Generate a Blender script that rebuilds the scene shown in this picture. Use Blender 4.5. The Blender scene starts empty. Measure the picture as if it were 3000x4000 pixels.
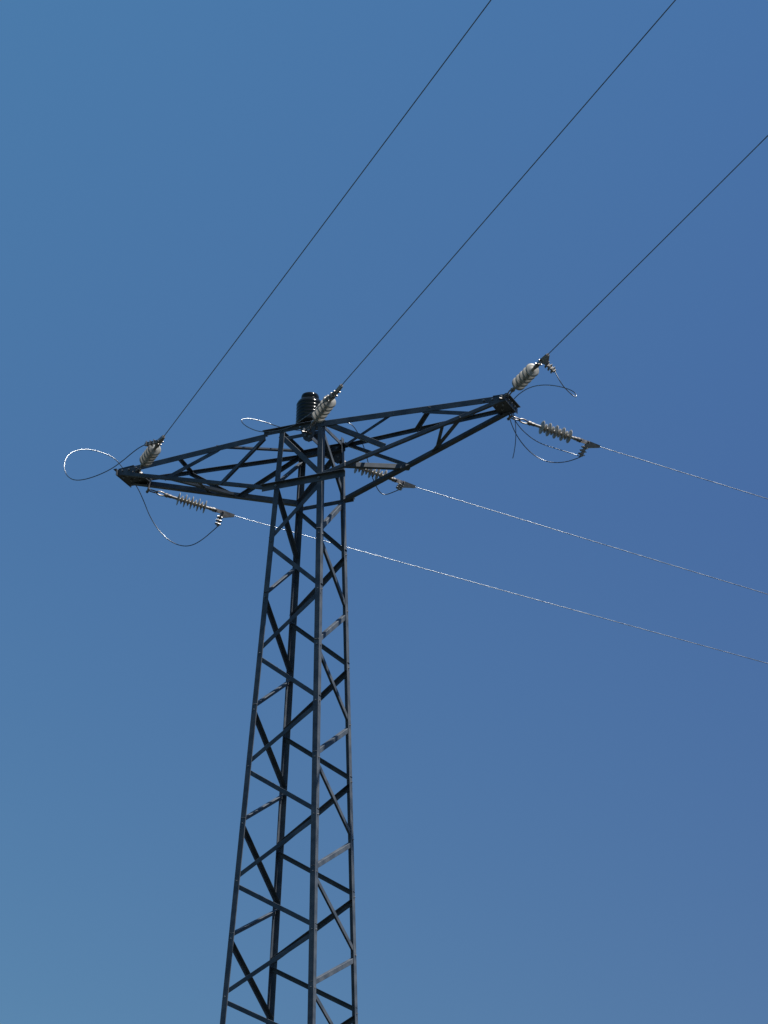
import bpy, bmesh, math, random
from mathutils import Vector, Matrix

random.seed(4)
scene = bpy.context.scene
COL = scene.collection

# ------------------------------------------------------------------ camera
GROUND_Z = -16.3
cam_data = bpy.data.cameras.new("camera")
cam_data.sensor_fit = 'VERTICAL'
cam_data.sensor_width = 27.0
cam_data.sensor_height = 36.0
cam_data.lens = 36.0 * 11500.0 / 4000.0
cam_data.clip_start = 0.1
cam_data.clip_end = 12000.0
cam = bpy.data.objects.new("camera", cam_data)
COL.objects.link(cam)
c_right = Vector((0.90807768, 0.41816562, 0.02307463))
c_up = Vector((0.16345584, -0.40460603, 0.8997645))
c_fwd = Vector((-0.38558672, 0.81328437, 0.43576532))
m = Matrix((c_right, c_up, -c_fwd)).transposed().to_4x4()
m.translation = Vector((13.57285822, -26.66256034, -14.68795034))
cam.matrix_world = m
scene.camera = cam

# ------------------------------------------------------------------ light
SUN_DIR = Vector((0.45, 0.02, 0.89)).normalized()
sun_el = math.asin(SUN_DIR.z)
sun_rot = math.atan2(SUN_DIR.x, SUN_DIR.y)
world = bpy.data.worlds.new("World")
scene.world = world
world.use_nodes = True
wn = world.node_tree.nodes
wl = world.node_tree.links
wn.clear()
w_out = wn.new('ShaderNodeOutputWorld')
w_bg = wn.new('ShaderNodeBackground')
w_sky = wn.new('ShaderNodeTexSky')
w_sky.sky_type = 'NISHITA'
w_sky.sun_disc = False
w_sky.sun_elevation = sun_el
w_sky.sun_rotation = sun_rot
w_sky.altitude = 600.0
w_sky.air_density = 1.0
w_sky.dust_density = 0.2
w_sky.ozone_density = 2.5
w_bg.inputs['Strength'].default_value = 0.05
# the clear sky of this day: deeper blue overhead, slightly hazier towards one side
w_tc = wn.new('ShaderNodeTexCoord')
w_sep = wn.new('ShaderNodeSeparateXYZ')
w_ramp = wn.new('ShaderNodeValToRGB')
w_el = wn.new('ShaderNodeMapRange')
w_el.inputs['From Min'].default_value = 0.20
w_el.inputs['From Max'].default_value = 0.64
wl.new(w_tc.outputs['Generated'], w_sep.inputs[0])
wl.new(w_sep.outputs['Z'], w_el.inputs['Value'])
wl.new(w_el.outputs['Result'], w_ramp.inputs['Fac'])
cr = w_ramp.color_ramp
GAINS = ((0.17, (0.74, 1.01, 1.12)), (0.54, (0.77, 1.11, 1.36)), (0.87, (0.91, 1.46, 1.66)))
cr.elements.new(0.5)
for e, (pos, c) in zip(cr.elements, GAINS):
    e.position = pos
    e.color = (c[0] / 2, c[1] / 2, c[2] / 2, 1)
w_dot = wn.new('ShaderNodeVectorMath')
w_dot.operation = 'DOT_PRODUCT'
w_dot.inputs[1].default_value = (0.908, 0.418, 0.0)
wl.new(w_tc.outputs['Generated'], w_dot.inputs[0])
w_side = wn.new('ShaderNodeMapRange')
w_side.data_type = 'FLOAT_VECTOR'
w_side.inputs[7].default_value = (-0.16, -0.16, -0.16)
w_side.inputs[8].default_value = (0.16, 0.16, 0.16)
w_side.inputs[9].default_value = (2.26, 2.32, 2.18)
w_side.inputs[10].default_value = (1.90, 1.76, 1.90)
wl.new(w_dot.outputs['Value'], w_side.inputs[6])
w_m1 = wn.new('ShaderNodeVectorMath')
w_m1.operation = 'MULTIPLY'
wl.new(w_sky.outputs['Color'], w_m1.inputs[0])
wl.new(w_ramp.outputs['Color'], w_m1.inputs[1])
w_m2 = wn.new('ShaderNodeVectorMath')
w_m2.operation = 'MULTIPLY'
wl.new(w_m1.outputs['Vector'], w_m2.inputs[0])
wl.new(w_side.outputs[1], w_m2.inputs[1])
wl.new(w_m2.outputs['Vector'], w_bg.inputs['Color'])
wl.new(w_bg.outputs['Background'], w_out.inputs['Surface'])

sun_data = bpy.data.lights.new("sun", 'SUN')
sun_data.energy = 5.0
sun_data.angle = math.radians(0.53)
sun_data.color = (1.0, 0.965, 0.91)
sun = bpy.data.objects.new("sun", sun_data)
COL.objects.link(sun)
sun.rotation_euler = (-SUN_DIR).to_track_quat('-Z', 'Y').to_euler()

scene.view_settings.view_transform = 'Standard'
scene.view_settings.look = 'None'
scene.view_settings.exposure = 0.585
scene.view_settings.gamma = 1.0

# ------------------------------------------------------------------ materials
def new_mat(name):
    mt = bpy.data.materials.new(name)
    mt.use_nodes = True
    nt = mt.node_tree
    return mt, nt, nt.nodes['Principled BSDF']

def noisy_mat(name, ca, cb, scale, rough=(0.5, 0.7), metallic=0.0, bump=0.0, detail=6.0, spec=0.5):
    mt, nt, b = new_mat(name)
    n, l = nt.nodes, nt.links
    tc = n.new('ShaderNodeTexCoord')
    nz = n.new('ShaderNodeTexNoise')
    nz.inputs['Scale'].default_value = scale
    nz.inputs['Detail'].default_value = detail
    l.new(tc.outputs['Object'], nz.inputs['Vector'])
    rp = n.new('ShaderNodeValToRGB')
    rp.color_ramp.elements[0].position = 0.35
    rp.color_ramp.elements[1].position = 0.65
    rp.color_ramp.elements[0].color = (*ca, 1)
    rp.color_ramp.elements[1].color = (*cb, 1)
    l.new(nz.outputs['Fac'], rp.inputs['Fac'])
    l.new(rp.outputs['Color'], b.inputs['Base Color'])
    mr = n.new('ShaderNodeMapRange')
    mr.inputs['To Min'].default_value = rough[0]
    mr.inputs['To Max'].default_value = rough[1]
    l.new(nz.outputs['Fac'], mr.inputs['Value'])
    l.new(mr.outputs['Result'], b.inputs['Roughness'])
    b.inputs['Metallic'].default_value = metallic
    b.inputs['Specular IOR Level'].default_value = spec
    if bump:
        bp = n.new('ShaderNodeBump')
        bp.inputs['Strength'].default_value = bump
        bp.inputs['Distance'].default_value = 0.002
        l.new(nz.outputs['Fac'], bp.inputs['Height'])
        l.new(bp.outputs['Normal'], b.inputs['Normal'])
    return mt

M_STEEL = noisy_mat("weathered_steel", (0.036, 0.048, 0.064), (0.078, 0.091, 0.108), 8.0, (0.5, 0.7), 0.0, 0.25, spec=0.35)
M_PLATE = noisy_mat("weathered_plate", (0.035, 0.041, 0.048), (0.070, 0.076, 0.084), 11.0, (0.45, 0.65), 0.0, 0.25, spec=0.35)
M_BOLT = noisy_mat("zinc_bolt", (0.20, 0.20, 0.20), (0.32, 0.315, 0.31), 60.0, (0.3, 0.45), 0.7, 0.1)
M_FORGED = noisy_mat("forged_fitting", (0.13, 0.115, 0.11), (0.28, 0.265, 0.24), 30.0, (0.28, 0.45), 0.75, 0.2)
M_CLAMP = noisy_mat("cast_clamp", (0.15, 0.135, 0.125), (0.26, 0.24, 0.22), 25.0, (0.4, 0.55), 0.3, 0.2)
M_WIRE = noisy_mat("stranded_aluminium", (0.09, 0.10, 0.11), (0.16, 0.17, 0.18), 9.0, (0.22, 0.34), 1.0, 0.0)
M_PORCELAIN = noisy_mat("dark_glazed_porcelain", (0.006, 0.007, 0.006), (0.012, 0.012, 0.011), 14.0, (0.12, 0.2), 0.0, 0.1, spec=0.22)
M_ROD = noisy_mat("silicone_rod", (0.25, 0.22, 0.18), (0.34, 0.31, 0.26), 20.0, (0.4, 0.55), 0.0, 0.1)
M_CONCRETE = noisy_mat("concrete", (0.28, 0.27, 0.25), (0.4, 0.39, 0.36), 6.0, (0.8, 0.95), 0.0, 0.4)

def shed_material():
    mt = noisy_mat("pale_silicone_shed", (0.29, 0.275, 0.24), (0.38, 0.36, 0.315), 18.0, (0.4, 0.55), 0.0, 0.1)
    n, l = mt.node_tree.nodes, mt.node_tree.links
    b = n['Principled BSDF']
    out = n['Material Output']
    tr = n.new('ShaderNodeBsdfTranslucent')
    tr.inputs['Color'].default_value = (0.5, 0.47, 0.41, 1)
    mx = n.new('ShaderNodeMixShader')
    mx.inputs['Fac'].default_value = 0.08
    l.new(b.outputs['BSDF'], mx.inputs[1])
    l.new(tr.outputs['BSDF'], mx.inputs[2])
    l.new(mx.outputs['Shader'], out.inputs['Surface'])
    return mt
M_SHED = shed_material()

def ground_material():
    mt, nt, b = new_mat("dry_grassland")
    n, l = nt.nodes, nt.links
    tc = n.new('ShaderNodeTexCoord')
    a = n.new('ShaderNodeTexNoise'); a.inputs['Scale'].default_value = 0.05; a.inputs['Detail'].default_value = 8
    c = n.new('ShaderNodeTexNoise'); c.inputs['Scale'].default_value = 3.0; c.inputs['Detail'].default_value = 10
    l.new(tc.outputs['Object'], a.inputs['Vector']); l.new(tc.outputs['Object'], c.inputs['Vector'])
    r = n.new('ShaderNodeValToRGB')
    r.color_ramp.elements[0].position = 0.35; r.color_ramp.elements[0].color = (0.010, 0.015, 0.009, 1)
    r.color_ramp.elements[1].position = 0.65; r.color_ramp.elements[1].color = (0.026, 0.027, 0.018, 1)
    mx = n.new('ShaderNodeMath'); mx.operation = 'MULTIPLY_ADD'
    mx.inputs[1].default_value = 0.5
    l.new(c.outputs['Fac'], mx.inputs[0])
    hf = n.new('ShaderNodeMath'); hf.operation = 'MULTIPLY'; hf.inputs[1].default_value = 0.5
    l.new(a.outputs['Fac'], hf.inputs[0]); l.new(hf.outputs[0], mx.inputs[2])
    l.new(mx.outputs[0], r.inputs['Fac']); l.new(r.outputs['Color'], b.inputs['Base Color'])
    b.inputs['Roughness'].default_value = 0.95
    bp = n.new('ShaderNodeBump'); bp.inputs['Distance'].default_value = 0.08
    l.new(c.outputs['Fac'], bp.inputs['Height']); l.new(bp.outputs['Normal'], b.inputs['Normal'])
    return mt
M_GROUND = ground_material()

# ------------------------------------------------------------------ object helpers
def link_mesh(name, bm, mat, parent=None, loc=None, smooth=False):
    bmesh.ops.recalc_face_normals(bm, faces=bm.faces)
    me = bpy.data.meshes.new(name)
    if smooth:
        for f in bm.faces:
            f.smooth = True
    bm.to_mesh(me)
    bm.free()
    me.materials.append(mat)
    o = bpy.data.objects.new(name, me)
    COL.objects.link(o)
    if parent is not None:
        o.parent = parent
    if loc is not None:
        o.location = loc
    return o

def empty(name, loc, rot=None):
    e = bpy.data.objects.new(name, None)
    e.empty_display_size = 0.2
    COL.objects.link(e)
    e.location = loc
    if rot is not None:
        e.rotation_euler = rot
    return e

def tag(o, label=None, cat=None, group=None, kind=None):
    if label: o["label"] = label
    if cat: o["category"] = cat
    if group: o["group"] = group
    if kind: o["kind"] = kind
    return o

# ------------------------------------------------------------------ shape helpers
def add_prism(bm, pts0, pts1):
    a = [bm.verts.new(p) for p in pts0]
    b = [bm.verts.new(p) for p in pts1]
    n = len(a)
    bm.faces.new(a[::-1]); bm.faces.new(b)
    for i in range(n):
        j = (i + 1) % n
        bm.faces.new((a[i], a[j], b[j], b[i]))

def add_angle(bm, p0, p1, f1, f2, a=0.06, b=None, t=0.006):
    """steel angle section: heel on the line p0-p1, flanges along f1 and f2"""
    b = a if b is None else b
    p0, p1 = Vector(p0), Vector(p1)
    ax = (p1 - p0).normalized()
    f1 = Vector(f1); f1 = (f1 - ax * f1.dot(ax)).normalized()
    f2 = Vector(f2); f2 = (f2 - ax * f2.dot(ax) - f1 * f2.dot(f1)).normalized()
    r = t * 0.5
    prof = [(0, r), (r, 0), (a - r, 0), (a, r), (a, t), (t + r, t), (t, t + r), (t, b), (r, b), (0, b - r)]
    add_prism(bm, [p0 + f1 * u + f2 * v for u, v in prof], [p1 + f1 * u + f2 * v for u, v in prof])

def add_box(bm, c, sx, sy, sz, rot=None):
    c = Vector(c)
    R = rot if rot is not None else Matrix.Identity(3)
    v = []
    for k in (-1, 1):
        for i, j in ((-1, -1), (1, -1), (1, 1), (-1, 1)):
            v.append(bm.verts.new(c + R @ Vector((i * sx / 2, j * sy / 2, k * sz / 2))))
    for f in ((3, 2, 1, 0), (4, 5, 6, 7), (0, 1, 5, 4), (1, 2, 6, 5), (2, 3, 7, 6), (3, 0, 4, 7)):
        bm.faces.new([v[i] for i in f])

def add_plate(bm, poly, n, t):
    n = Vector(n).normalized()
    add_prism(bm, [Vector(p) for p in poly], [Vector(p) + n * t for p in poly])

def frame(d):
    d = d.normalized()
    u = Vector((0, 0, 1)) if abs(d.z) < 0.95 else Vector((1, 0, 0))
    s = d.cross(u).normalized()
    return s, s.cross(d)

def add_rod(bm, p0, p1, r, r1=None, seg=12):
    p0, p1 = Vector(p0), Vector(p1)
    r1 = r if r1 is None else r1
    s, u = frame(p1 - p0)
    rings = []
    for p, rr in ((p0, r), (p1, r1)):
        rings.append([p + (s * math.cos(2 * math.pi * i / seg) + u * math.sin(2 * math.pi * i / seg)) * rr for i in range(seg)])
    add_prism(bm, rings[0], rings[1])

def add_tube(bm, pts, r, seg=8, lobes=0, pitch=0.12):
    """round bar along a polyline; with lobes the section is a twisted rope of strands"""
    pts = [Vector(p) for p in pts]
    n = len(pts)
    s = None
    rings = []
    dist = 0.0
    for i, p in enumerate(pts):
        d = (pts[min(i + 1, n - 1)] - pts[max(i - 1, 0)]).normalized()
        if s is None:
            s, u = frame(d)
        else:
            s = (s - d * s.dot(d)).normalized()
            u = s.cross(d)
            dist += (p - pts[i - 1]).length
        ring = []
        tw = 2 * math.pi * dist / pitch
        for k in range(seg):
            a = 2 * math.pi * k / seg
            rr = r * (1 - 0.08 * (1 - abs(math.cos(lobes * a / 2)))) if lobes else r
            ring.append(bm.verts.new(p + (s * math.cos(a + tw) + u * math.sin(a + tw)) * rr))
        rings.append(ring)
    for i in range(n - 1):
        for k in range(seg):
            j = (k + 1) % seg
            bm.faces.new((rings[i][k], rings[i][j], rings[i + 1][j], rings[i + 1][k]))
    bm.faces.new(rings[0][::-1]); bm.faces.new(rings[-1])

def spline(pts, step):
    """centripetal-like Catmull-Rom resampling"""
    P = [Vector(p) for p in pts]
    P = [P[0] * 2 - P[1]] + P + [P[-1] * 2 - P[-2]]
    out = []
    for i in range(1, len(P) - 2):
        n = max(1, int((P[i + 1] - P[i]).length / step))
        for k in range(n):
            t = k / n
            a, b, c, d = P[i - 1], P[i], P[i + 1], P[i + 2]
            out.append(0.5 * ((2 * b) + (c - a) * t + (2 * a - 5 * b + 4 * c - d) * t * t + (3 * b - a - 3 * c + d) * t ** 3))
    out.append(P[-2])
    return out

def soften(pts, n=2):
    P = [Vector(p) for p in pts]
    for _ in range(n):
        P = [P[0]] + [(P[i - 1] + P[i] * 2 + P[i + 1]) / 4 for i in range(1, len(P) - 1)] + [P[-1]]
    return P

def add_lathe(bm, prof, axis='X', seg=28, centre=(0, 0, 0)):
    c = Vector(centre)
    rings = []
    for (x, r) in prof:
        ring = []
        for k in range(seg):
            a = 2 * math.pi * k / seg
            if axis == 'X':
                v = Vector((x, r * math.cos(a), r * math.sin(a)))
            else:
                v = Vector((r * math.cos(a), r * math.sin(a), x))
            ring.append(bm.verts.new(c + v))
        rings.append(ring)
    for i in range(len(rings) - 1):
        for k in range(seg):
            j = (k + 1) % seg
            bm.faces.new((rings[i][k], rings[i][j], rings[i + 1][j], rings[i + 1][k]))
    bm.faces.new(rings[0][::-1]); bm.faces.new(rings[-1])

def bolt(p, n, r=0.011, h=0.012, parent=None):
    """hexagon nut with the thread end standing proud, one closed shape"""
    p, n = Vector(p), Vector(n).normalized()
    s, u = frame(n)
    def ring(d, rr):
        return [p + n * d + (s * math.cos(math.pi * k / 3) + u * math.sin(math.pi * k / 3)) * rr for k in range(6)]
    bm = bmesh.new()
    rs = [[bm.verts.new(q) for q in ring(d, rr)] for d, rr in ((-0.004, r), (h, r), (h, r * 0.52), (h + 0.01, r * 0.5))]
    for a, b in zip(rs, rs[1:]):
        for k in range(6):
            bm.faces.new((a[k], a[(k + 1) % 6], b[(k + 1) % 6], b[k]))
    bm.faces.new(rs[0][::-1]); bm.faces.new(rs[-1])
    return link_mesh("bolt", bm, M_BOLT, parent)

# ------------------------------------------------------------------ ground
bm = bmesh.new()
R = 5000.0
ring_prev = None
ctr = bm.verts.new((0, 0, 0))
for rr in (20, 100, 600, R):
    ring = [bm.verts.new((rr * math.cos(2 * math.pi * i / 48), rr * math.sin(2 * math.pi * i / 48), 0)) for i in range(48)]
    for i in range(48):
        j = (i + 1) % 48
        if ring_prev is None:
            bm.faces.new((ctr, ring[i], ring[j]))
        else:
            bm.faces.new((ring_prev[i], ring[i], ring[j], ring_prev[j]))
    ring_prev = ring
g = link_mesh("ground", bm, M_GROUND, loc=(0, 0, GROUND_Z))
tag(g, kind="structure")

# ------------------------------------------------------------------ lattice tower
W0X, W0Y, KX, KY = 0.300, 0.3094, 0.0379, 0.0374
SP, GR = 0.6991, -0.0041
SG = {'A': (-1, -1), 'C': (1, -1), 'B': (-1, 1), 'D': (1, 1)}

def lev_z(n):
    if n <= 10:
        return -(SP * n + GR * n * n)
    return lev_z(10) - 0.613 * (n - 10)

def corner(L, z):
    a, b = SG[L]
    return Vector((a * (W0X - KX * z), b * (W0Y - KY * z), z))

ROOT = empty("lattice_tower", (0, 0, GROUND_Z))
tag(ROOT, "dark steel lattice pylon with a wide two-sided crossarm against blue sky", "pylon")
OFF = (0, 0, -GROUND_Z)

def part(name, bm, mat=M_STEEL, parent=None, smooth=False):
    if parent is None:
        return link_mesh(name, bm, mat, ROOT, OFF, smooth)
    return link_mesh(name, bm, mat, parent, None, smooth)

Z_TOP = lev_z(-1)
LEG_TOP = {'A': Z_TOP + 0.03, 'C': Z_TOP + 0.04, 'B': Z_TOP + 0.03, 'D': Z_TOP + 0.07}
legs = {}
for L in 'ACBD':
    a, b = SG[L]
    bm = bmesh.new()
    add_angle(bm, corner(L, GROUND_Z), corner(L, LEG_TOP[L]), (-a, 0, 0), (0, -b, 0), 0.065, 0.065, 0.007)
    legs[L] = part("leg", bm)

# zigzag bracing on the four faces; each face has its nodes on alternate levels
FACES = [('A', 'C', Vector((0, -1, 0)), 1), ('C', 'D', Vector((1, 0, 0)), 1),
         ('B', 'D', Vector((0, 1, 0)), 0), ('A', 'B', Vector((-1, 0, 0)), 0)]

def brace_ends(P, Q, n, i, parity):
    """brace of one panel between level i (top) and i+1; parity = level parity of nodes on P"""
    top, bot = (P, Q) if i % 2 == parity else (Q, P)
    gap = 0.035
    zt, zb = lev_z(i) - gap, lev_z(i + 1) + gap
    pt, pb = corner(top, zt), corner(bot, zb)
    ax = (pb - pt).normalized()
    inset = 0.012
    return pt + ax * inset - n * 0.009, pb - ax * inset - n * 0.009

low = bmesh.new()
i_last = 10
n_lev = 26
for P, Q, n, parity in FACES:
    for i in range(-1, n_lev):
        if lev_z(i + 1) < GROUND_Z + 0.2:
            break
        p0, p1 = brace_ends(P, Q, n, i, parity)
        if i == -1 and P == 'A' and Q == 'B':      # the upper end is bolted below the deep rear beam
            p1 = corner('A', 0.06) + Vector((0.01, 0.03, 0)) if i % 2 == parity else p1
            p0 = corner('B', 0.56) + Vector((0.01, -0.02, 0))
            p1 = corner('A', 0.05) + Vector((0.01, 0.03, 0))
        size = 0.050
        if i == -1 and P == 'A' and Q == 'C':
            size = 0.060
        ax = (p1 - p0).normalized()
        f1 = ax.cross(n)
        if f1.z < 0:
            f1 = -f1
        mid = f1 * (size * 0.5)
        tgt = low if i > i_last else bmesh.new()
        add_angle(tgt, p0 + mid, p1 + mid, -f1, -n, size, size, 0.005)
        if i <= i_last:
            part("brace", tgt)
part("lower_bracing", low)

# foundation block, wholly below the picture
for L in 'ACBD':
    bm = bmesh.new()
    c = corner(L, GROUND_Z)
    add_box(bm, (c.x, c.y, GROUND_Z + 0.15), 0.45, 0.45, 0.7)
    part("footing", bm, M_CONCRETE)

def beam(p0, p1, f1, f2, a, b=None, t=0.006, name="cross_beam"):
    bm = bmesh.new()
    add_angle(bm, p0, p1, f1, f2, a, b, t)
    return part(name, bm)

yf0, yf1 = -(W0Y) - 0.002, -(W0Y - KY * Z_TOP) - 0.002
xt = W0X - KX * Z_TOP
# front face: two beams at the top, one at the lower chord level (all bolted outside the legs)
beam((-0.47, yf1, Z_TOP + 0.035), (0.30, yf1, Z_TOP + 0.035), (0, 0, -1), (0, -1, 0), 0.055, 0.05)
beam((-xt, yf1 + 0.012, Z_TOP - 0.070), (xt, yf1 + 0.012, Z_TOP - 0.070), (0, 0, -1), (0, 1, 0), 0.045, 0.045)
beam((-0.45, yf0, 0.035), (0.59, yf0, 0.035), (0, 0, -1), (0, -1, 0), 0.075, 0.05)
# rear face: deep channel at the top, light beam at the lower chord level
yb1 = -yf1
bm = bmesh.new()
add_angle(bm, (-xt, yb1 - 0.012, Z_TOP + 0.0), (xt + 0.02, yb1 - 0.012, Z_TOP + 0.0), (0, 0, -1), (0, -1, 0), 0.095, 0.05)
add_angle(bm, (-xt, yb1 - 0.022, Z_TOP - 0.099), (xt, yb1 - 0.022, Z_TOP - 0.099), (0, -1, 0), (0, 0, 1), 0.05, 0.03)
part("cross_beam", bm)
beam((-W0X, -yf0, 0.02), (0.40, -yf0, 0.02), (0, 0, -1), (0, 1, 0), 0.05, 0.04)
# side beams at the top, running front to back
for sx in (-1, 1):
    beam((sx * (xt - 0.008), yf1 + 0.01, Z_TOP + 0.01), (sx * (xt - 0.008), yb1 - 0.02, Z_TOP + 0.01), (0, 0, -1), (-sx, 0, 0), 0.045, 0.045)
# centre beam carrying the middle phase
bm = bmesh.new()
add_angle(bm, (0.045, yf1 + 0.016, Z_TOP - 0.018), (0.045, yb1 - 0.026, Z_TOP - 0.018), (0, 0, -1), (-1, 0, 0), 0.05, 0.04)
part("cross_beam", bm)
bm = bmesh.new()
add_angle(bm, (0.085, yf1 + 0.016, Z_TOP - 0.018), (0.085, yb1 - 0.026, Z_TOP - 0.018), (0, 0, -1), (1, 0, 0), 0.05, 0.04)
part("cross_beam", bm)
# plates that take the middle strings
bm = bmesh.new()
add_plate(bm, [(-0.02, yf1 - 0.010, Z_TOP + 0.03), (0.20, yf1 - 0.010, Z_TOP + 0.03), (0.17, yf1 - 0.010, Z_TOP - 0.14), (0.11, yf1 - 0.010, Z_TOP - 0.21), (0.04, yf1 - 0.010, Z_TOP - 0.16)], (0, 1, 0), 0.008)
pl = part("mounting_plate", bm, M_PLATE)
for q in ((0.0, Z_TOP - 0.005), (0.17, Z_TOP - 0.005), (0.09, Z_TOP - 0.06), (0.07, Z_TOP - 0.12), (0.12, Z_TOP - 0.15)):
    bolt((q[0], yf1 - 0.012, q[1]), (0, -1, 0), 0.013, 0.014, pl)
bm = bmesh.new()
add_plate(bm, [(-0.06, yb1 - 0.034, Z_TOP - 0.02), (0.25, yb1 - 0.034, Z_TOP - 0.01), (0.262, yb1 - 0.034, Z_TOP - 0.2), (0.21, yb1 - 0.034, Z_TOP - 0.25), (0.06, yb1 - 0.034, Z_TOP - 0.13)], (0, 1, 0), 0.008)
pl = part("mounting_plate", bm, M_PLATE)
for q in ((0.12, Z_TOP - 0.05), (0.2, Z_TOP - 0.05), (0.22, Z_TOP - 0.17), (0.12, Z_TOP - 0.13), (-0.02, Z_TOP - 0.05)):
    bolt((q[0], yb1 - 0.036, q[1]), (0, -1, 0), 0.013, 0.014, pl)

# bolts on the leg joints
for L in 'ACD':
    a, b = SG[L]
    for i in range(-1, 10):
        c = corner(L, lev_z(i))
        if L in 'AC':
            bolt(c + Vector((-a * 0.031, b * 0.002, 0)), (0, b, 0), 0.0075, 0.006, legs[L])
        if L in 'CD':
            bolt(c + Vector((a * 0.002, -b * 0.031, 0)), (a, 0, 0), 0.0075, 0.006, legs[L])
    if L in 'AC':
        bolt(corner(L, 0.0) + Vector((-a * 0.03, -0.012, 0)), (0, -1, 0), 0.014, 0.014, legs[L])

# ------------------------------------------------------------------ crossarms (bolted to the tower: parts of it)
TIPX, TIPY, TUZ, TLZ = 2.45, 0.15, 0.695, 0.632

def crossarm(s):
    if s < 0:
        ch = {'uF': ((-0.45, -0.29, 0.71), (-TIPX, -TIPY, TUZ)), 'uB': ((-0.268, 0.283, 0.665), (-TIPX, TIPY, TUZ)),
              'lF': ((-0.43, -0.312, -0.005), (-TIPX, -TIPY, TLZ)), 'lB': ((-0.296, 0.309, 0.02), (-TIPX, TIPY, TLZ))}
    else:
        ch = {'uF': ((0.25, -0.293, 0.735), (TIPX, -TIPY, TUZ)), 'uB': ((0.268, 0.283, 0.70), (TIPX, TIPY, TUZ)),
              'lF': ((0.29, -0.309, 0.03), (TIPX, -TIPY, TLZ)), 'lB': ((0.30, 0.309, -0.03), (TIPX, TIPY, TLZ))}
    ch = {k: (Vector(a), Vector(b)) for k, (a, b) in ch.items()}
    bm = bmesh.new()
    for k, (a, b) in ch.items():
        yin = 1 if k[1] == 'F' else -1
        zin = -1 if k[0] == 'u' else 1
        fa, fb = {'uF': (0.070, 0.060), 'uB': (0.045, 0.035), 'lF': (0.045, 0.035), 'lB': (0.080, 0.068)}[k]
        add_angle(bm, a, b, (0, 0, zin), (0, yin, 0), fa, fb, 0.006)
    arm = part("crossarm", bm)

    def at(k, t, up=0.0, inn=0.0):
        a, b = ch[k]
        yin = 1 if k[1] == 'F' else -1
        return a.lerp(b, t) + Vector((0, yin * inn, up))

    def br(p, q, f1, f2, size=0.04, t=0.005):
        b2 = bmesh.new()
        add_angle(b2, p, q, f1, f2, size, size, t)
        part("brace", b2, M_STEEL, arm)

    fi = 0.008
    if s < 0:
        br(at('uF', .018, -.03, fi), at('lF', .304, .02, fi), (-1, 0, -1), (0, 1, 0), 0.055)
        br(at('uF', .321, -.03, fi), at('lF', .678, .03, fi), (-1, 0, -1), (0, 1, 0), 0.055)
        br(at('uF', .34, -.012, .035), Vector((-0.268, .275, .70)), (0.5, -0.86, 0), (0, 0, 1), 0.04)
        br(at('uF', .591, -.02, .01), at('uB', .637, -.02, .01), (1, 0, 0), (0, 0, -1), 0.04)
        br(at('lF', .466, .02, .01), at('lB', .528, .02, .01), (1, 0, 0), (0, 0, 1), 0.04)
        br(Vector((-.266, .275, .66)), at('lB', .352, .03, fi), (1, 0, -1), (0, -1, 0), 0.045)
        br(at('uB', .637, -.03, fi), at('lB', .36, .03, fi), (1, 0, -1), (0, -1, 0), 0.04)
        br(at('lB', .36, .012, .03), at('lF', .66, .012, .05), (0, -1, 0), (0, 0, 1), 0.05)
    else:
        br(Vector((.255, -.275, .71)), at('lF', .341, .03, fi), (1, 0, 1), (0, 1, 0), 0.055)
        br(at('uF', .56, -.03, fi), at('lF', .829, .02, fi), (1, 0, -1), (0, 1, 0), 0.05)
        br(Vector((.268, .275, .69)), at('lB', .366, .03, fi), (1, 0, 1), (0, -1, 0), 0.045)
        br(Vector((.262, .27, .695)), at('uF', .40, -.01, .0), (1, 0, 0), (0, 0, -1), 0.04)
        br(at('uF', .607, -.02, .01), at('uB', .44, -.02, .01), (-1, 0, 0), (0, 0, -1), 0.045)
        br(at('lF', .652, .02, .01), at('lB', .528, .02, .01), (1, 0, 0), (0, 0, 1), 0.035)
        br(at('lF', .77, .012, .03), at('lB', .54, .012, .03), (0, -1, 0), (0, 0, 1), 0.055)
        br(at('lF', .13, -.006, -.004), at('lB', .385, -.006, -.004), (0, 0, 1), (-1, 1, 0), 0.055)
    # end plates at the tip
    b2 = bmesh.new()
    zt, zl = TUZ + 0.004, TLZ - 0.006
    ln = 0.27 if s < 0 else 0.18
    dy = (0.3094 - TIPY) / 2.15 * ln
    add_plate(b2, [(s * TIPX, -TIPY, zl), (s * TIPX, TIPY, zl), (s * (TIPX - ln), TIPY + dy, zl), (s * (TIPX - ln), -TIPY - dy, zl)], (0, 0, -1), 0.008)
    part("end_plate", b2, M_PLATE, arm)
    b2 = bmesh.new()
    add_plate(b2, [(s * TIPX, -TIPY, zt), (s * TIPX, TIPY, zt), (s * (TIPX - ln * .8), TIPY + dy, zt), (s * (TIPX - ln * .8), -TIPY - dy, zt)], (0, 0, 1), 0.008)
    part("end_plate", b2, M_PLATE, arm)
    b2 = bmesh.new()
    add_angle(b2, (s * (TIPX + 0.004), -TIPY - 0.03, zt), (s * (TIPX + 0.004), TIPY + 0.03, zt), (0, 0, -1), (s, 0, 0), 0.085, 0.045, 0.008)
    part("end_angle", b2, M_PLATE, arm)
    for dx, yy in ((0.05, -.10), (0.05, .10), (0.12, -.12), (0.13, .11), (0.20, .02), (0.22, -.15), (0.24, .14), (0.10, 0.0), (0.17, -.05)):
        if dx < ln - 0.02:
            bolt((s * (TIPX - dx), yy, zl - 0.008), (0, 0, -1), 0.013, 0.016, arm)
    for dx, zz in ((0.06, .665), (0.15, .66), (0.25, .66)):
        bolt((s * (TIPX - dx), -TIPY - dx * 0.075 - 0.003, zz), (0, -1, 0), 0.012, 0.012, arm)
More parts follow.
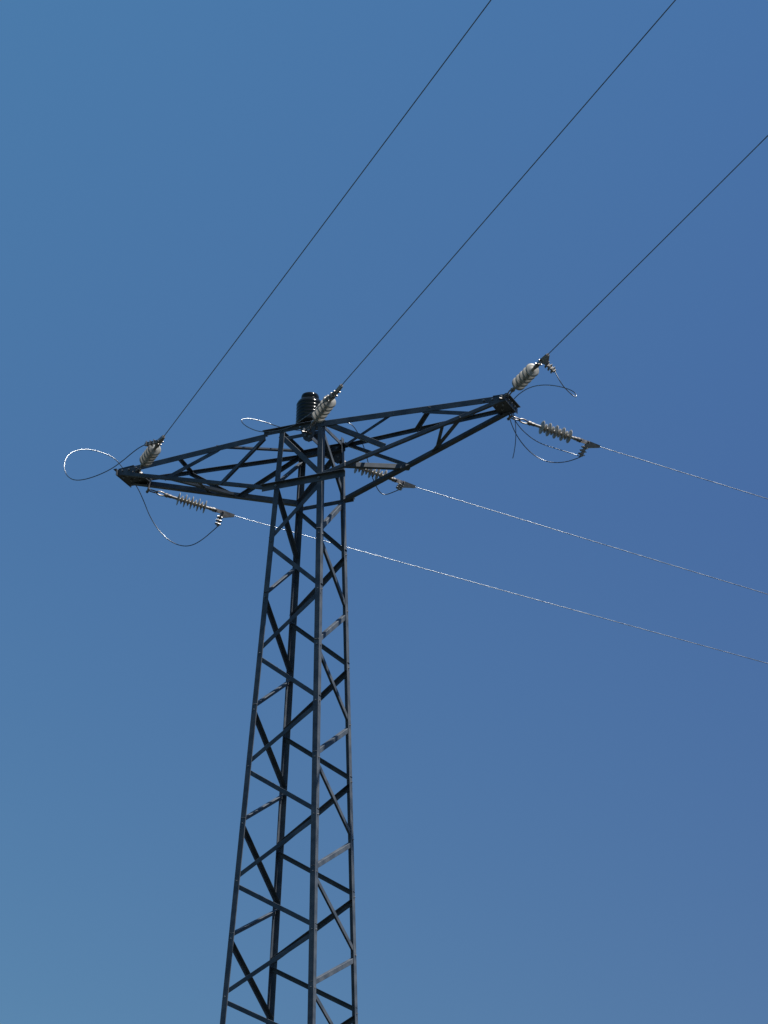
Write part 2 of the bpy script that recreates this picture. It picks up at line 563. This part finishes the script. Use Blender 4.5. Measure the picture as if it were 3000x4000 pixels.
    for yy in (-.11, -.03, .06, .12):
        bolt((s * (TIPX + 0.012), yy, .65), (s, 0, 0), 0.012, 0.012, arm)
    return arm

crossarm(-1)
crossarm(1)

# ------------------------------------------------------------------ insulator strings, conductors, jumpers
STRINGS = {
    1: dict(anchor=(-2.219, -0.12, 0.621), az=-46, el=-4.96, length=1.227, end=(-1.37, -1.0, 0.515), wire_az=-45.78, wire_el=-4.8, tail=(-1.7, -0.848, 0.547)),
    2: dict(anchor=(0.081, -0.32, 0.606), az=-46, el=-1.46, length=1.279, end=(0.969, -1.24, 0.574), wire_az=-45.74, wire_el=-4.8, tail=(0.649, -1.018, 0.548)),
    3: dict(anchor=(2.415, -0.13, 0.655), az=-46, el=-4.74, length=1.317, end=(3.327, -1.074, 0.546), wire_az=-45.88, wire_el=-4.8, tail=(3.36, -0.953, 0.393)),
    4: dict(anchor=(-2.19, 0.1, 0.503), az=41, el=-9.48, length=1.071, end=(-1.393, 0.793, 0.327), wire_az=46.32, wire_el=-5.3, tail=(-1.556, 0.698, 0.174)),
    5: dict(anchor=(-0.009, 0.33, 0.637), az=45, el=-9.21, length=1.143, end=(0.789, 1.128, 0.455), wire_az=45.3, wire_el=-7.0, tail=(0.63, 1.008, 0.389)),
    6: dict(anchor=(2.388, 0.12, 0.568), az=47, el=-7.08, length=1.12, end=(3.146, 0.933, 0.43), wire_az=44.88, wire_el=-7.0, tail=(2.957, 0.83, 0.289)),
}
JUMPER_LEFT = [(-1.7, -0.848, 0.547), (-1.785, -0.848, 0.521), (-1.866, -0.82, 0.5), (-2.041, -0.756, 0.44), (-2.2, -0.702, 0.4), (-2.395, -0.642, 0.389), (-2.632, -0.574, 0.399), (-2.768, -0.537, 0.431), (-2.884, -0.506, 0.491), (-2.952, -0.482, 0.568), (-3.001, -0.478, 0.676), (-3.022, -0.42, 0.814), (-3.02, -0.359, 0.91), (-2.989, -0.263, 1.003), (-2.925, -0.143, 1.069), (-2.833, -0.019, 1.082), (-2.735, 0.087, 1.052), (-2.683, 0.135, 1.024), (-2.623, 0.167, 0.953), (-2.514, 0.085, 0.806), (-2.468, 0.139, 0.741), (-2.385, 0.227, 0.628), (-2.351, 0.301, 0.488), (-2.304, 0.368, 0.308), (-2.245, 0.411, 0.2), (-2.18, 0.454, 0.097), (-2.118, 0.486, 0.03), (-2.055, 0.515, -0.023), (-1.969, 0.549, -0.068), (-1.886, 0.58, -0.079), (-1.808, 0.61, -0.06), (-1.716, 0.652, 0.012), (-1.637, 0.698, 0.118), (-1.556, 0.698, 0.174)]
JUMPER_RIGHT = [(3.36, -0.952, 0.393), (3.408, -0.953, 0.28), (3.438, -0.906, 0.214), (3.481, -0.868, 0.172), (3.525, -0.824, 0.119), (3.548, -0.809, 0.113), (3.548, -0.794, 0.151), (3.507, -0.77, 0.208), (3.459, -0.745, 0.256), (3.332, -0.637, 0.366), (3.205, -0.533, 0.463), (3.069, -0.423, 0.558), (2.932, -0.315, 0.637), (2.802, -0.211, 0.699), (2.656, -0.091, 0.751), (2.491, 0.057, 0.771), (2.371, 0.144, 0.734), (2.335, 0.203, 0.68), (2.337, 0.25, 0.622), (2.343, 0.311, 0.537), (2.371, 0.372, 0.455), (2.411, 0.438, 0.372), (2.468, 0.505, 0.3), (2.528, 0.563, 0.245), (2.598, 0.619, 0.21), (2.667, 0.668, 0.197), (2.747, 0.723, 0.205), (2.831, 0.782, 0.232), (2.896, 0.83, 0.275), (2.957, 0.83, 0.289)]
JUMPER_RIGHT_TAIL = [(2.414, 0.16, 0.061), (2.426, 0.161, 0.11), (2.446, 0.163, 0.228), (2.451, 0.164, 0.356), (2.443, 0.167, 0.509), (2.424, 0.168, 0.613), (2.398, 0.169, 0.683), (2.386, 0.169, 0.699), (2.392, 0.17, 0.659), (2.414, 0.17, 0.584), (2.423, 0.201, 0.536), (2.467, 0.3, 0.463), (2.543, 0.419, 0.392), (2.622, 0.514, 0.361), (2.697, 0.595, 0.353), (2.785, 0.691, 0.34), (2.843, 0.754, 0.331), (2.915, 0.83, 0.323), (2.957, 0.83, 0.289)]
JUMPER_CENTER = [(0.649, -1.018, 0.548), (0.6, -1.018, 0.507), (0.454, -0.878, 0.527), (0.334, -0.774, 0.557), (0.25, -0.701, 0.577), (0.199, -0.657, 0.589), (0.078, -0.549, 0.61), (0.011, -0.519, 0.609), (-0.083, -0.477, 0.615), (-0.195, -0.431, 0.637), (-0.314, -0.383, 0.67), (-0.431, -0.343, 0.702), (-0.505, -0.321, 0.734), (-0.584, -0.298, 0.774), (-0.7, -0.262, 0.853), (-0.783, -0.234, 0.932), (-0.82, -0.218, 0.988), (-0.807, -0.207, 1.013), (-0.777, -0.159, 1.038), (-0.736, -0.105, 1.049), (-0.685, -0.045, 1.051), (-0.624, 0.022, 1.045), (-0.569, 0.076, 1.031), (-0.5, 0.147, 1.014), (-0.284, 0.036, 0.881), (-0.123, 0.11, 0.869), (0.041, 0.173, 0.91), (0.169, 0.242, 0.975), (0.241, 0.294, 1.013), (0.295, 0.331, 1.01), (0.33, 0.362, 0.981), (0.364, 0.398, 0.942), (0.389, 0.482, 0.832), (0.408, 0.567, 0.735), (0.4, 0.646, 0.642), (0.395, 0.725, 0.548), (0.406, 0.798, 0.463), (0.418, 0.845, 0.41), (0.435, 0.897, 0.351), (0.467, 0.934, 0.323), (0.502, 0.963, 0.33), (0.551, 1.008, 0.371), (0.63, 1.008, 0.389)]

def direction(az, el):
    a, e = math.radians(az), math.radians(el)
    return Vector((math.cos(a) * math.cos(e), math.sin(a) * math.cos(e), math.sin(e)))

def string_matrix(d):
    x = direction(d['az'], d['el'])
    y = Vector((0, 0, 1)).cross(x).normalized()
    z = x.cross(y)
    mm = Matrix((x, y, z)).transposed().to_4x4()
    mm.translation = Vector(d['anchor'])
    return mm

def shed_bm(x, r):
    bm = bmesh.new()
    add_lathe(bm, [(x - 0.016, 0.0185), (x - 0.010, 0.03), (x - 0.004, r * 0.75), (x - 0.001, r - 0.002), (x + 0.001, r), (x + 0.004, r - 0.001), (x + 0.007, r * 0.75), (x + 0.011, 0.03), (x + 0.016, 0.0185)], 'X', 36)
    return bm

STRING_LABELS = {
    1: "pale insulator string at the left crossarm tip, tilted towards the upper right wire",
    2: "pale insulator string in front of the black post insulator on the tower head",
    3: "pale insulator string rising from the right crossarm tip to the upper right wire",
    4: "insulator string under the left crossarm, thin dark sheds seen edge-on",
    5: "insulator string half hidden behind the lower chord of the right crossarm",
    6: "insulator string hanging off the right crossarm tip to the right, grey sheds",
}
TOWER_SIDE = {1: 0.0, 2: 0.0, 3: 0.0, 4: 0.1, 5: 0.06, 6: 0.1}

def build_string(k):
    d = STRINGS[k]
    mw = string_matrix(d)
    root = empty("insulator_string", mw.translation, mw.to_euler())
    tag(root, STRING_LABELS[k], "insulator", "insulator strings at the tower head")
    Ls = d['length']
    inv = mw.inverted()
    sc = Ls / 1.22
    X = lambda v: v * sc
    # shackle: a U bolt dropping from the steel, plus its pin
    bm = bmesh.new()
    h = 0.05 + TOWER_SIDE[k]
    for yy in (-0.028, 0.028):
        add_tube(bm, [(0.01, yy, h), (0.01, yy, 0.01), (0.02, yy * 0.9, -0.008)], 0.0085, 8)
        add_rod(bm, (0.01, yy, h - 0.03), (0.01, yy, h - 0.012), 0.017, 0.017, 6)
    add_rod(bm, (0.012, -0.05, 0.0), (0.012, 0.05, 0.0), 0.011, 0.011, 10)
    add_rod(bm, (0.012, 0.045, 0.0), (0.012, 0.062, 0.0), 0.018, 0.018, 6)
    link_mesh("shackle", bm, M_FORGED, root)
    # chain link and ball eye
    bm = bmesh.new()
    pts = []
    for i in range(25):
        a = 2 * math.pi * i / 24
        pts.append((X(0.075) + X(0.07) * math.cos(a), 0.022 * math.sin(a), 0.0))
    add_tube(bm, pts, 0.008, 8)
    link_mesh("chain_link", bm, M_FORGED, root, None, True)
    bm = bmesh.new()
    pts = []
    for i in range(25):
        a = 2 * math.pi * i / 24
        pts.append((X(0.19) + X(0.058) * math.cos(a), 0.0, 0.024 * math.sin(a)))
    add_tube(bm, pts, 0.0085, 8)
    link_mesh("chain_link", bm, M_FORGED, root, None, True)
    # end fittings
    for x0, x1 in ((0.25, 0.335), (0.875, 0.95)):
        bm = bmesh.new()
        if x0 < 0.5:
            pr = [(X(x0) - 0.005, 0.012), (X(x0), 0.024), (X(x0) + 0.03, 0.027), (X(x0) + 0.036, 0.02), (X(x1), 0.021), (X(x1) + 0.006, 0.016)]
        else:
            pr = [(X(x0) - 0.006, 0.016), (X(x0), 0.021), (X(x1) - 0.036, 0.02), (X(x1) - 0.03, 0.027), (X(x1), 0.024), (X(x1) + 0.005, 0.012)]
        add_lathe(bm, pr, 'X', 16)
        link_mesh("end_fitting", bm, M_FORGED, root)
    # polymer rod and sheds
    bm = bmesh.new()
    add_lathe(bm, [(X(0.33), 0.015), (X(0.34), 0.0165), (X(0.875), 0.0165), (X(0.885), 0.015)], 'X', 18)
    rod = link_mesh("rod", bm, M_ROD, root, None, True)
    n = 9
    for i in range(n):
        x = X(0.435 + (0.805 - 0.435) * i / (n - 1))
        r = 0.079 if i % 2 == 0 else 0.053
        link_mesh("shed", shed_bm(x, r), M_SHED, rod, None, True)
    # tongue between insulator and clamp
    bm = bmesh.new()
    add_box(bm, (X(1.01), 0.014, 0), X(0.13), 0.007, 0.03)
    add_box(bm, (X(1.01), -0.014, 0), X(0.13), 0.007, 0.03)
    add_rod(bm, (X(0.965), -0.035, 0), (X(0.965), 0.04, 0), 0.010, 0.010, 8)
    add_rod(bm, (X(1.06), -0.035, 0), (X(1.06), 0.04, 0), 0.010, 0.010, 8)
    link_mesh("tongue", bm, M_FORGED, root)
    # strain clamp: body, keeper, tail channel and its U bolts
    tail = inv @ Vector(d['tail'])
    head = Vector((Ls, 0, 0))
    throat = Vector((Ls - 0.14, 0, 0)) + (tail - head).normalized() * 0.02
    td = (tail - throat)
    td.normalize()
    x = Vector((1, 0, 0))
    side = x.cross(td)
    if side.length < 0.15:
        side = Vector((0, 1, 0))
    side.normalize()
    body = bmesh.new()
    eye = Vector((X(1.05), 0, 0))
    out = -(td - x * td.dot(x)).normalized()
    poly = [eye + out * 0.022, head + out * 0.014, head - out * 0.014, throat - out * 0.0 + td * 0.045 + x * 0.035,
            throat + td * 0.05 - x * 0.01, eye - out * 0.022]
    add_prism(body, [p - side * 0.016 for p in poly], [p + side * 0.016 for p in poly])
    tend = throat + td * ((tail - throat).length - 0.005)
    tn = side.cross(td).normalized()
    for sg in (-1, 1):
        q = [throat + tn * 0.013 + side * sg * 0.014, throat - tn * 0.013 + side * sg * 0.014,
             tend - tn * 0.013 + side * sg * 0.014, tend + tn * 0.013 + side * sg * 0.014]
        add_prism(body, [p - side * 0.004 for p in q], [p + side * 0.004 for p in q])
    add_rod(body, throat + td * 0.02, tend, 0.012, 0.012, 10)
    cl = link_mesh("strain_clamp", body, M_CLAMP, root)
    LT = (tend - throat).length
    for f in (0.32, 0.58, 0.84):
        c = throat + td * (LT * f)
        bo = bmesh.new()
        for sg in (-1, 1):
            add_rod(bo, c + side * sg * 0.021 - tn * 0.026, c + side * sg * 0.021 + tn * 0.040, 0.006, 0.006, 8)
            add_rod(bo, c + side * sg * 0.021 + tn * 0.018, c + side * sg * 0.021 + tn * 0.030, 0.011, 0.011, 6)
        add_rod(bo, c - side * 0.027 - tn * 0.026, c + side * 0.027 - tn * 0.026, 0.006, 0.006, 8)
        add_rod(bo, c - side * 0.03 + tn * 0.017, c + side * 0.03 + tn * 0.017, 0.008, 0.008, 8)
        link_mesh("u_bolt", bo, M_BOLT, cl)
    return root

for k in STRINGS:
    build_string(k)

WIRE_LABELS = {
    1: "leftmost of the three dark wires climbing out of the top of the picture",
    2: "middle dark wire climbing to the top edge from the tower head",
    3: "dark wire climbing from the right crossarm tip to the right edge",
    4: "glinting wire passing behind the tower body, lowest of the wires on the right",
    5: "middle wire running to the right edge from behind the right crossarm",
    6: "thin wire from the string off the right crossarm tip to the right edge",
}
SPAN = 260.0
for k, d in STRINGS.items():
    S = Vector(d['end'])
    a = math.radians(d['wire_az'])
    h = Vector((math.cos(a), math.sin(a), 0))
    kk = math.tan(math.radians(d['wire_el']))
    r = 0.0052 if k <= 3 else 0.0042
    def P(t):
        return S + h * t + Vector((0, 0, kk * t * (1 - t / SPAN)))
    near = [P(-0.10 + 0.012 * i) for i in range(int(12 / 0.012))]
    bm = bmesh.new()
    add_tube(bm, near, r, 14, 7, 0.16)
    far = [near[-1]] + [P(12.0 + 248.0 * i / 60) for i in range(61)]
    add_tube(bm, far, r * 0.95, 8)
    base = S.copy()
    bmesh.ops.translate(bm, verts=bm.verts, vec=-base)
    o = link_mesh("conductor_wire", bm, M_WIRE, None, base, True)
    tag(o, WIRE_LABELS[k], "wire", "conductors of the power line")

def jumper(pts, r, label, step=0.012):
    P = spline(soften(pts, 1), step)
    base = P[0].copy()
    bm = bmesh.new()
    add_tube(bm, [p - base for p in P], r, 14, 7, 0.14)
    o = link_mesh("jumper_cable", bm, M_WIRE, None, base, True)
    tag(o, label, "cable", "jumper cables at the tower head")
    return o

jumper(JUMPER_LEFT, 0.0056, "jumper cable looping out round the left crossarm tip and sagging below it")
jumper(JUMPER_RIGHT, 0.0054, "jumper cable hanging from the upper right clamp, lower arc below the right tip")
jumper(JUMPER_RIGHT_TAIL, 0.0050, "glinting short cable below the right tip, with a loose end hanging straight down")
jumper(JUMPER_CENTER, 0.0055, "jumper cable with a small loop left of the black post insulator")

# ------------------------------------------------------------------ black post insulator on the tower head
PX, PY, PZ = -0.03, -0.03, Z_TOP + 0.155
root = empty("post_insulator", (PX, PY, PZ))
tag(root, "black ribbed post insulator standing on the tower head behind a pale string", "insulator")
H = 0.29
prof = [(0.0, 0.09), (0.0, 0.142)]
ribs = 6
for i in range(ribs):
    z0 = 0.012 + i * (H - 0.03) / ribs
    pz = (H - 0.03) / ribs
    prof += [(z0, 0.149), (z0 + pz * 0.25, 0.153), (z0 + pz * 0.55, 0.155), (z0 + pz * 0.8, 0.153), (z0 + pz * 0.97, 0.149)]
prof += [(H, 0.142), (H + 0.018, 0.128), (H + 0.032, 0.103)]
bm = bmesh.new()
add_lathe(bm, prof, 'Z', 40)
link_mesh("body", bm, M_PORCELAIN, root, None, True)
bm = bmesh.new()
add_lathe(bm, [(H + 0.02, 0.092), (H + 0.026, 0.101), (H + 0.075, 0.103), (H + 0.095, 0.097), (H + 0.105, 0.08), (H + 0.108, 0.02)], 'Z', 40)
link_mesh("cap", bm, M_PORCELAIN, root, None, True)
bm = bmesh.new()
add_box(bm, (0.0, 0, -0.012), 0.22, 0.22, 0.014)
add_rod(bm, (0, 0, -0.019), (0, 0, -0.18), 0.05, 0.05, 12)
bp = link_mesh("base_plate", bm, M_PLATE, root)
for a in (-1, 1):
    for c in (-1, 1):
        bolt((a * 0.1, c * 0.1, -0.018), (0, 0, -1), 0.012, 0.014, bp)
